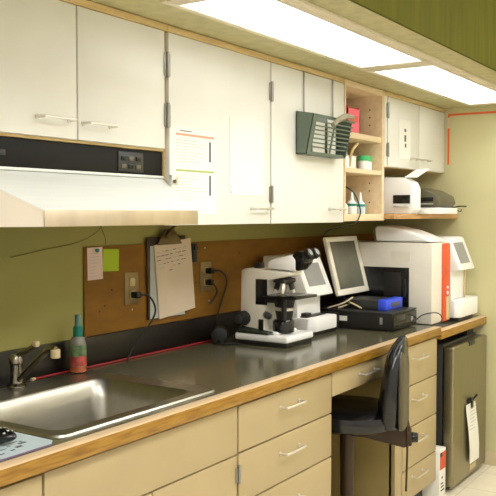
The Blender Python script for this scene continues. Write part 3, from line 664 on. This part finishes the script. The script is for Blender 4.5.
b = B(); b.box(3.83, 4.045, -.545, -.498, 1.0095, 1.064, m_blue, .006); b.build('blue_front', t)
b = B(); b.box(3.90, 4.0, -.547, -.5445, 1.022, 1.045, m_dgrey, .001)
b.build('label_patch', t)
t = thing('monitor', 'cream framed flat monitor tilted back above the black computer', 'monitor', (3.94, -.25, 1.009))
ang = R(15); MM = Matrix.Translation((3.755, -.318, 1.079)) @ Matrix.Rotation(-ang, 4, 'X')
w, h = .368, .312; b = B()
for a in ((0, w, 0, .032), (0, w, h - .026, h), (0, .036, .032, h - .026), (w - .036, w, .032, h - .026)): b.box(a[0], a[1], 0, .018, a[2], a[3], m_cream, .004, M=MM)
b.box(.004, w - .004, .012, .022, .004, h - .004, m_cream, .004, M=MM); b.box(.07, w - .03, .02, .06, .03, h - .04, m_cream, .008, M=MM); b.build('bezel', t)
b = B(); b.box(.034, w - .034, .006, .014, .03, h - .024, m_screen, M=MM); b.build('screen', t)
b = B(); b.box(3.93, 4.0, -.235, -.212, 1.012, 1.20, m_black, .004); b.cyl((3.965, -.22, 1.0095), (3.965, -.22, 1.018), .08, .075, m_black, 24); b.build('stand', t)
b = B()
b.tube([(3.80, -.29, 1.013), (3.84, -.33, 1.03), (3.80, -.36, 1.045), (3.83, -.41, 1.015)], .0045, m_ivory); b.tube([(3.78, -.24, 1.012), (3.80, -.32, 1.04), (3.83, -.36, 1.07)], .004, m_paperw)
tag(b.build('cable'), 'pale tangled cable on the computer case beneath the monitor', 'cable')
b = B(); b.box(3.70, 3.74, -.33, -.20, ZT + .0005, 1.0, m_black, .004)
tag(b.build('adapter'), 'black adapter block between slanted instrument and computer', 'adapter')

# ---------------------------------------------------------------- large analyser
t = thing('large_analyser', 'large cream lab instrument with an orange-red front stripe and black side panel', 'instrument', (4.23, -.4, ZT - .02))
ax, bx, yfz = 4.13, 4.375, -.672
b = B(); b.box(ax, 4.37, yfz, -.12, .9155, 1.346, m_putty, .006); b.build('body', t)
b = B(); b.box(ax - .004, ax + .002, -.545, -.16, .918, 1.212, m_blackgl, .003); b.build('side_panel', t)
b = B(); b.box(ax - .007, ax - .003, -.50, -.40, .95, 1.185, m_black, .002); b.box(ax - .009, ax - .006, -.53, -.515, 1.05, 1.15, m_charc, .002); b.build('panel_door', t)
b = B(); b.box(4.275, bx, yfz - .012, yfz + .03, .917, 1.34, m_redst, .004); b.build('front_stripe', t)
b = B(); b.box(4.315, 4.37, yfz - .0145, yfz - .011, .925, 1.05, m_ivory, .001); b.cyl((4.33, yfz - .012, 1.07), (4.33, yfz - .017, 1.07), .01, None, m_white, 12); b.cyl((4.33, yfz - .012, 1.10), (4.33, yfz - .017, 1.10), .007, None, m_white, 12); b.build('buttons', t)
b = B(); b.box(ax - .0012, ax + .001, -.55, -.44, 1.245, 1.30, m_cream); b.build('label_patch', t)
b = B(); b.prism([(-.345, 1.352), (-.335, 1.42), (-.35, 1.436), (-.42, 1.432), (-.52, 1.412), (-.60, 1.385), (-.665, 1.352)], 'x', ax + .01, 4.36, m_white, .01, 3); b.build('top_cover', t)
b = B(); b.tube([(4.07, -.60, ZT + .02), (4.09, -.64, ZT + .055), (4.13, -.695, ZT + .066), (4.2, -.70, ZT + .04), (4.19, -.70, ZT + .012), (4.07, -.695, ZT + .005)], .003, m_charc)
tag(b.build('cable'), 'thin looping grey cable in front of the large cream instrument', 'cable')

# ---------------------------------------------------------------- refrigerator, box
t = thing('refrigerator', 'small under-counter refrigerator with a brushed steel door by the end wall', 'refrigerator', (4.49, -.4, 0))
fx0, fx1, fyd = 4.222, 4.79, -.765
b = B(); b.box(fx0 + .004, fx1 - .004, -.70, -.06, .02, .80, m_charc, .004)
for xx in (fx0 + .04, fx1 - .04):
    for yy in (-.66, -.1): b.cyl((xx, yy, 0.0005), (xx, yy, .022), .018, None, m_black, 12)
b.box(fx0 + .01, fx1 - .01, -.72, -.69, .006, .04, m_black); b.build('body', t)
b = B(); b.box(fx0, fx1, fyd, -.703, .03, .79, m_fridge, .012, 3); o = b.build('door', t)
bb = B(); bb.box(4.46, 4.56, fyd - .004, fyd + .01, .765, .792, m_charc, .004); bb.build('handle', o)
bb = B(); bb.box(4.50, 4.60, fyd - .002, fyd + .001, .055, .085, m_ivory, .001); bb.build('badge', o)
b = B(); b.box(4.62, 4.74, -.70, -.55, .8005, .835, m_black, .004); tag(b.build('adapter'), 'black box in the gap between refrigerator top and counter', 'box')
b = B(); prev = None
pts = [(4.40, .445, 0), (4.405, .39, .004), (4.42, .29, .012), (4.44, .19, .012), (4.46, .105, .006)]
t_ = bmesh.new(); rows = []
for x, z, d in pts: rows.append([t_.verts.new((x, fyd - .006 - d, z)), t_.verts.new((x + .16, fyd - .006 - d, z - .004)), t_.verts.new((x + .16, fyd - .0075 - d, z - .004)), t_.verts.new((x, fyd - .0075 - d, z))])
for a, c in zip(rows, rows[1:]):
    for k in range(4): t_.faces.new((a[k], a[(k + 1) % 4], c[(k + 1) % 4], c[k]))
t_.faces.new(rows[0]); t_.faces.new(rows[-1]); bmesh.ops.recalc_face_normals(t_, faces=t_.faces)
b._merge(t_, m_paper)
for k in range(9): 
    zz = .42 - k * .02; b.box(4.44, 4.44 + random.uniform(.05, .1), fyd - .0190, fyd - .0186, zz, zz + .003, m_grey)
tag(b.build('paper'), 'narrow curled white paper clipped on the refrigerator door', 'paper')
t = thing('magnet_clip', 'black magnetic clip on the refrigerator door holding the paper', 'clip', (4.48, fyd, .455))
b = B(); b.box(4.44, 4.53, fyd - .012, fyd - .0005, .447, .468, m_black, .003); b.build('body', t)
b = B(); b.tube([(4.47, fyd - .012, .46), (4.44, fyd - .028, .485)], .006, m_blackgl, n=1); b.tube([(4.50, fyd - .012, .46), (4.53, fyd - .028, .485)], .006, m_blackgl, n=1); b.box(4.47, 4.50, fyd - .018, fyd - .011, .415, .46, m_blackgl, .002); b.build('grip', t)
t = thing('carton', 'narrow white carton with a red square between drawers and refrigerator', 'box', (4.14, -.65, 0))
B().box(4.096, 4.184, -.737, -.50, .0005, .262, m_paper, .001).build('body', t)
b = B(); b.box(4.10, 4.183, -.7385, -.7365, .155, .245, m_redst); b.box(4.10, 4.13, -.7395, -.738, .225, .245, m_black); b.build('red_square', t)
b = B(); b.box(4.125, 4.14, -.7385, -.7365, .105, .115, m_dgrey)
for k in range(3): b.box(4.115 , 4.165 - k * .01, -.7385, -.7365, .04 + k * .018, .047 + k * .018, m_dgrey)
b.build('printed_marks', t)

# ---------------------------------------------------------------- chair
t = thing('lab_chair', 'black vinyl swivel lab chair pulled up to the knee space', 'chair', (3.25, -.62, 0))
def sup(rx, ry, cx, cy, z, n=40, e=2.6):
    out = []
    for k in range(n):
        a = 2 * math.pi * k / n; c, s_ = math.cos(a), math.sin(a)
        out.append((cx + rx * abs(c) ** (2 / e) * (1 if c >= 0 else -1), cy + ry * abs(s_) ** (2 / e) * (1 if s_ >= 0 else -1), z))
    return out
ox, oy = 3.25, -.62
S = lambda x, y, z: (ox + x, oy + y, z)
b = B(); L = [sup(.20, .19, ox, oy, .575), sup(.222, .212, ox, oy, .585), sup(.23, .22, ox, oy, .612), sup(.222, .212, ox, oy, .64), sup(.19, .18, ox, oy, .655), sup(.10, .10, ox, oy, .652)]
b.loft(L, m_vinyl, True, True); b.build('seat', t)
b = B(); b.box(*[ox - .14, ox + .14], oy - .14, oy + .14, .563, .576, m_brownblk, .003); b.build('seat_plate', t)
# backrest: lofted shell along z, concave towards the seat (local +y), reclined at its top
def back_loop(z, yc, rx, th, cur, m):
    out = []
    for k in range(32):
        a = 2 * math.pi * k / 32; c, s_ = math.cos(a), math.sin(a)
        x = rx * abs(c) ** .55 * (1 if c >= 0 else -1); y = th * abs(s_) ** .7 * (1 if s_ >= 0 else -1)
        out.append(S(x, yc + y + cur * (x / .22) ** 2, z))
    return out
prof_old = [(.575, -.232, .10, .012), (.585, -.230, .165, .024), (.62, -.226, .2, .034), (.68, -.222, .212, .037), (.75, -.225, .215, .036), (.82, -.236, .212, .033), (.88, -.255, .20, .028), (.925, -.278, .18, .024), (.955, -.297, .145, .018), (.968, -.305, .08, .01)]
prof = [(.578, -.198, .10, .02), (.59, -.198, .15, .04), (.63, -.198, .165, .056), (.70, -.202, .17, .056), (.77, -.208, .168, .050), (.84, -.214, .158, .047), (.89, -.22, .142, .042), (.93, -.228, .118, .033), (.955, -.236, .085, .022), (.968, -.243, .04, .008)]
b = B(); b.loft([back_loop(z, y, r, th, .012, 0) for z, y, r, th in prof], m_vinyl, True, True); b.build('backrest', t)
b = B(); b.loft([back_loop(z, -.25 + max(0, z - .85) * .12, r * .94, .016, .012, 0) for z, y, r, th in prof[1:-1]], m_shell, True, True); b.build('back_shell', t)
b = B(); b.tube([S(.0, .02, .555), S(0, -.16, .54), S(0, -.24, .535), S(0, -.262, .56), S(0, -.255, .60)], .014, m_brownblk)
b.prism([(oy + .19, .565), (oy - .05, .572), (oy - .28, .565), (oy - .285, .50), (oy - .25, .488), (oy - .08, .52), (oy + .19, .53)], 'x', ox - .028, ox + .028, m_brownblk, .004); b.build('bracket', t)
b = B(); b.cyl(S(.0, -.28, .53), S(0, -.31, .53), .024, .02, m_blackgl, 16, .003); b.build('knob', t)
b = B(); b.tube([S(-.03, -.262, .60), S(-.03, -.266, .5), S(-.03, -.262, .30)], .0045, m_brownblk); b.build('lever', t)
b = B(); b.cyl(S(0, 0, .25), S(0, 0, .575), .03, .034, m_brownblk, 20); b.build('column_sleeve', t)
b = B(); b.cyl(S(0, 0, .09), S(0, 0, .25), .018, None, m_chrome, 16); b.build('gas_column', t)
b = B(); b.cyl(S(0, 0, .065), S(0, 0, .11), .04, .035, m_black, 20, .004); b.build('hub', t)
for k in range(5):
    a = R(72 * k + 20); dx, dy = math.cos(a), math.sin(a)
    b = B(); b.tube([S(dx * .03, dy * .03, .09), S(dx * .16, dy * .16, .082), S(dx * .27, dy * .27, .07)], .016, m_black, 10); leg = b.build('leg', t)
    b = B(); c = Vector(S(dx * .27, dy * .27, .027)); n_ = Vector((-dy, dx, 0))
    b.cyl(c - n_ * .02, c - n_ * .004, .0265, None, m_charc, 16, .003); b.cyl(c + n_ * .004, c + n_ * .02, .0265, None, m_charc, 16, .003); b.cyl(c, c + Vector((0, 0, .04)), .006, None, m_nickel, 8); b.build('caster', leg)
t.rotation_euler.z = R(18)
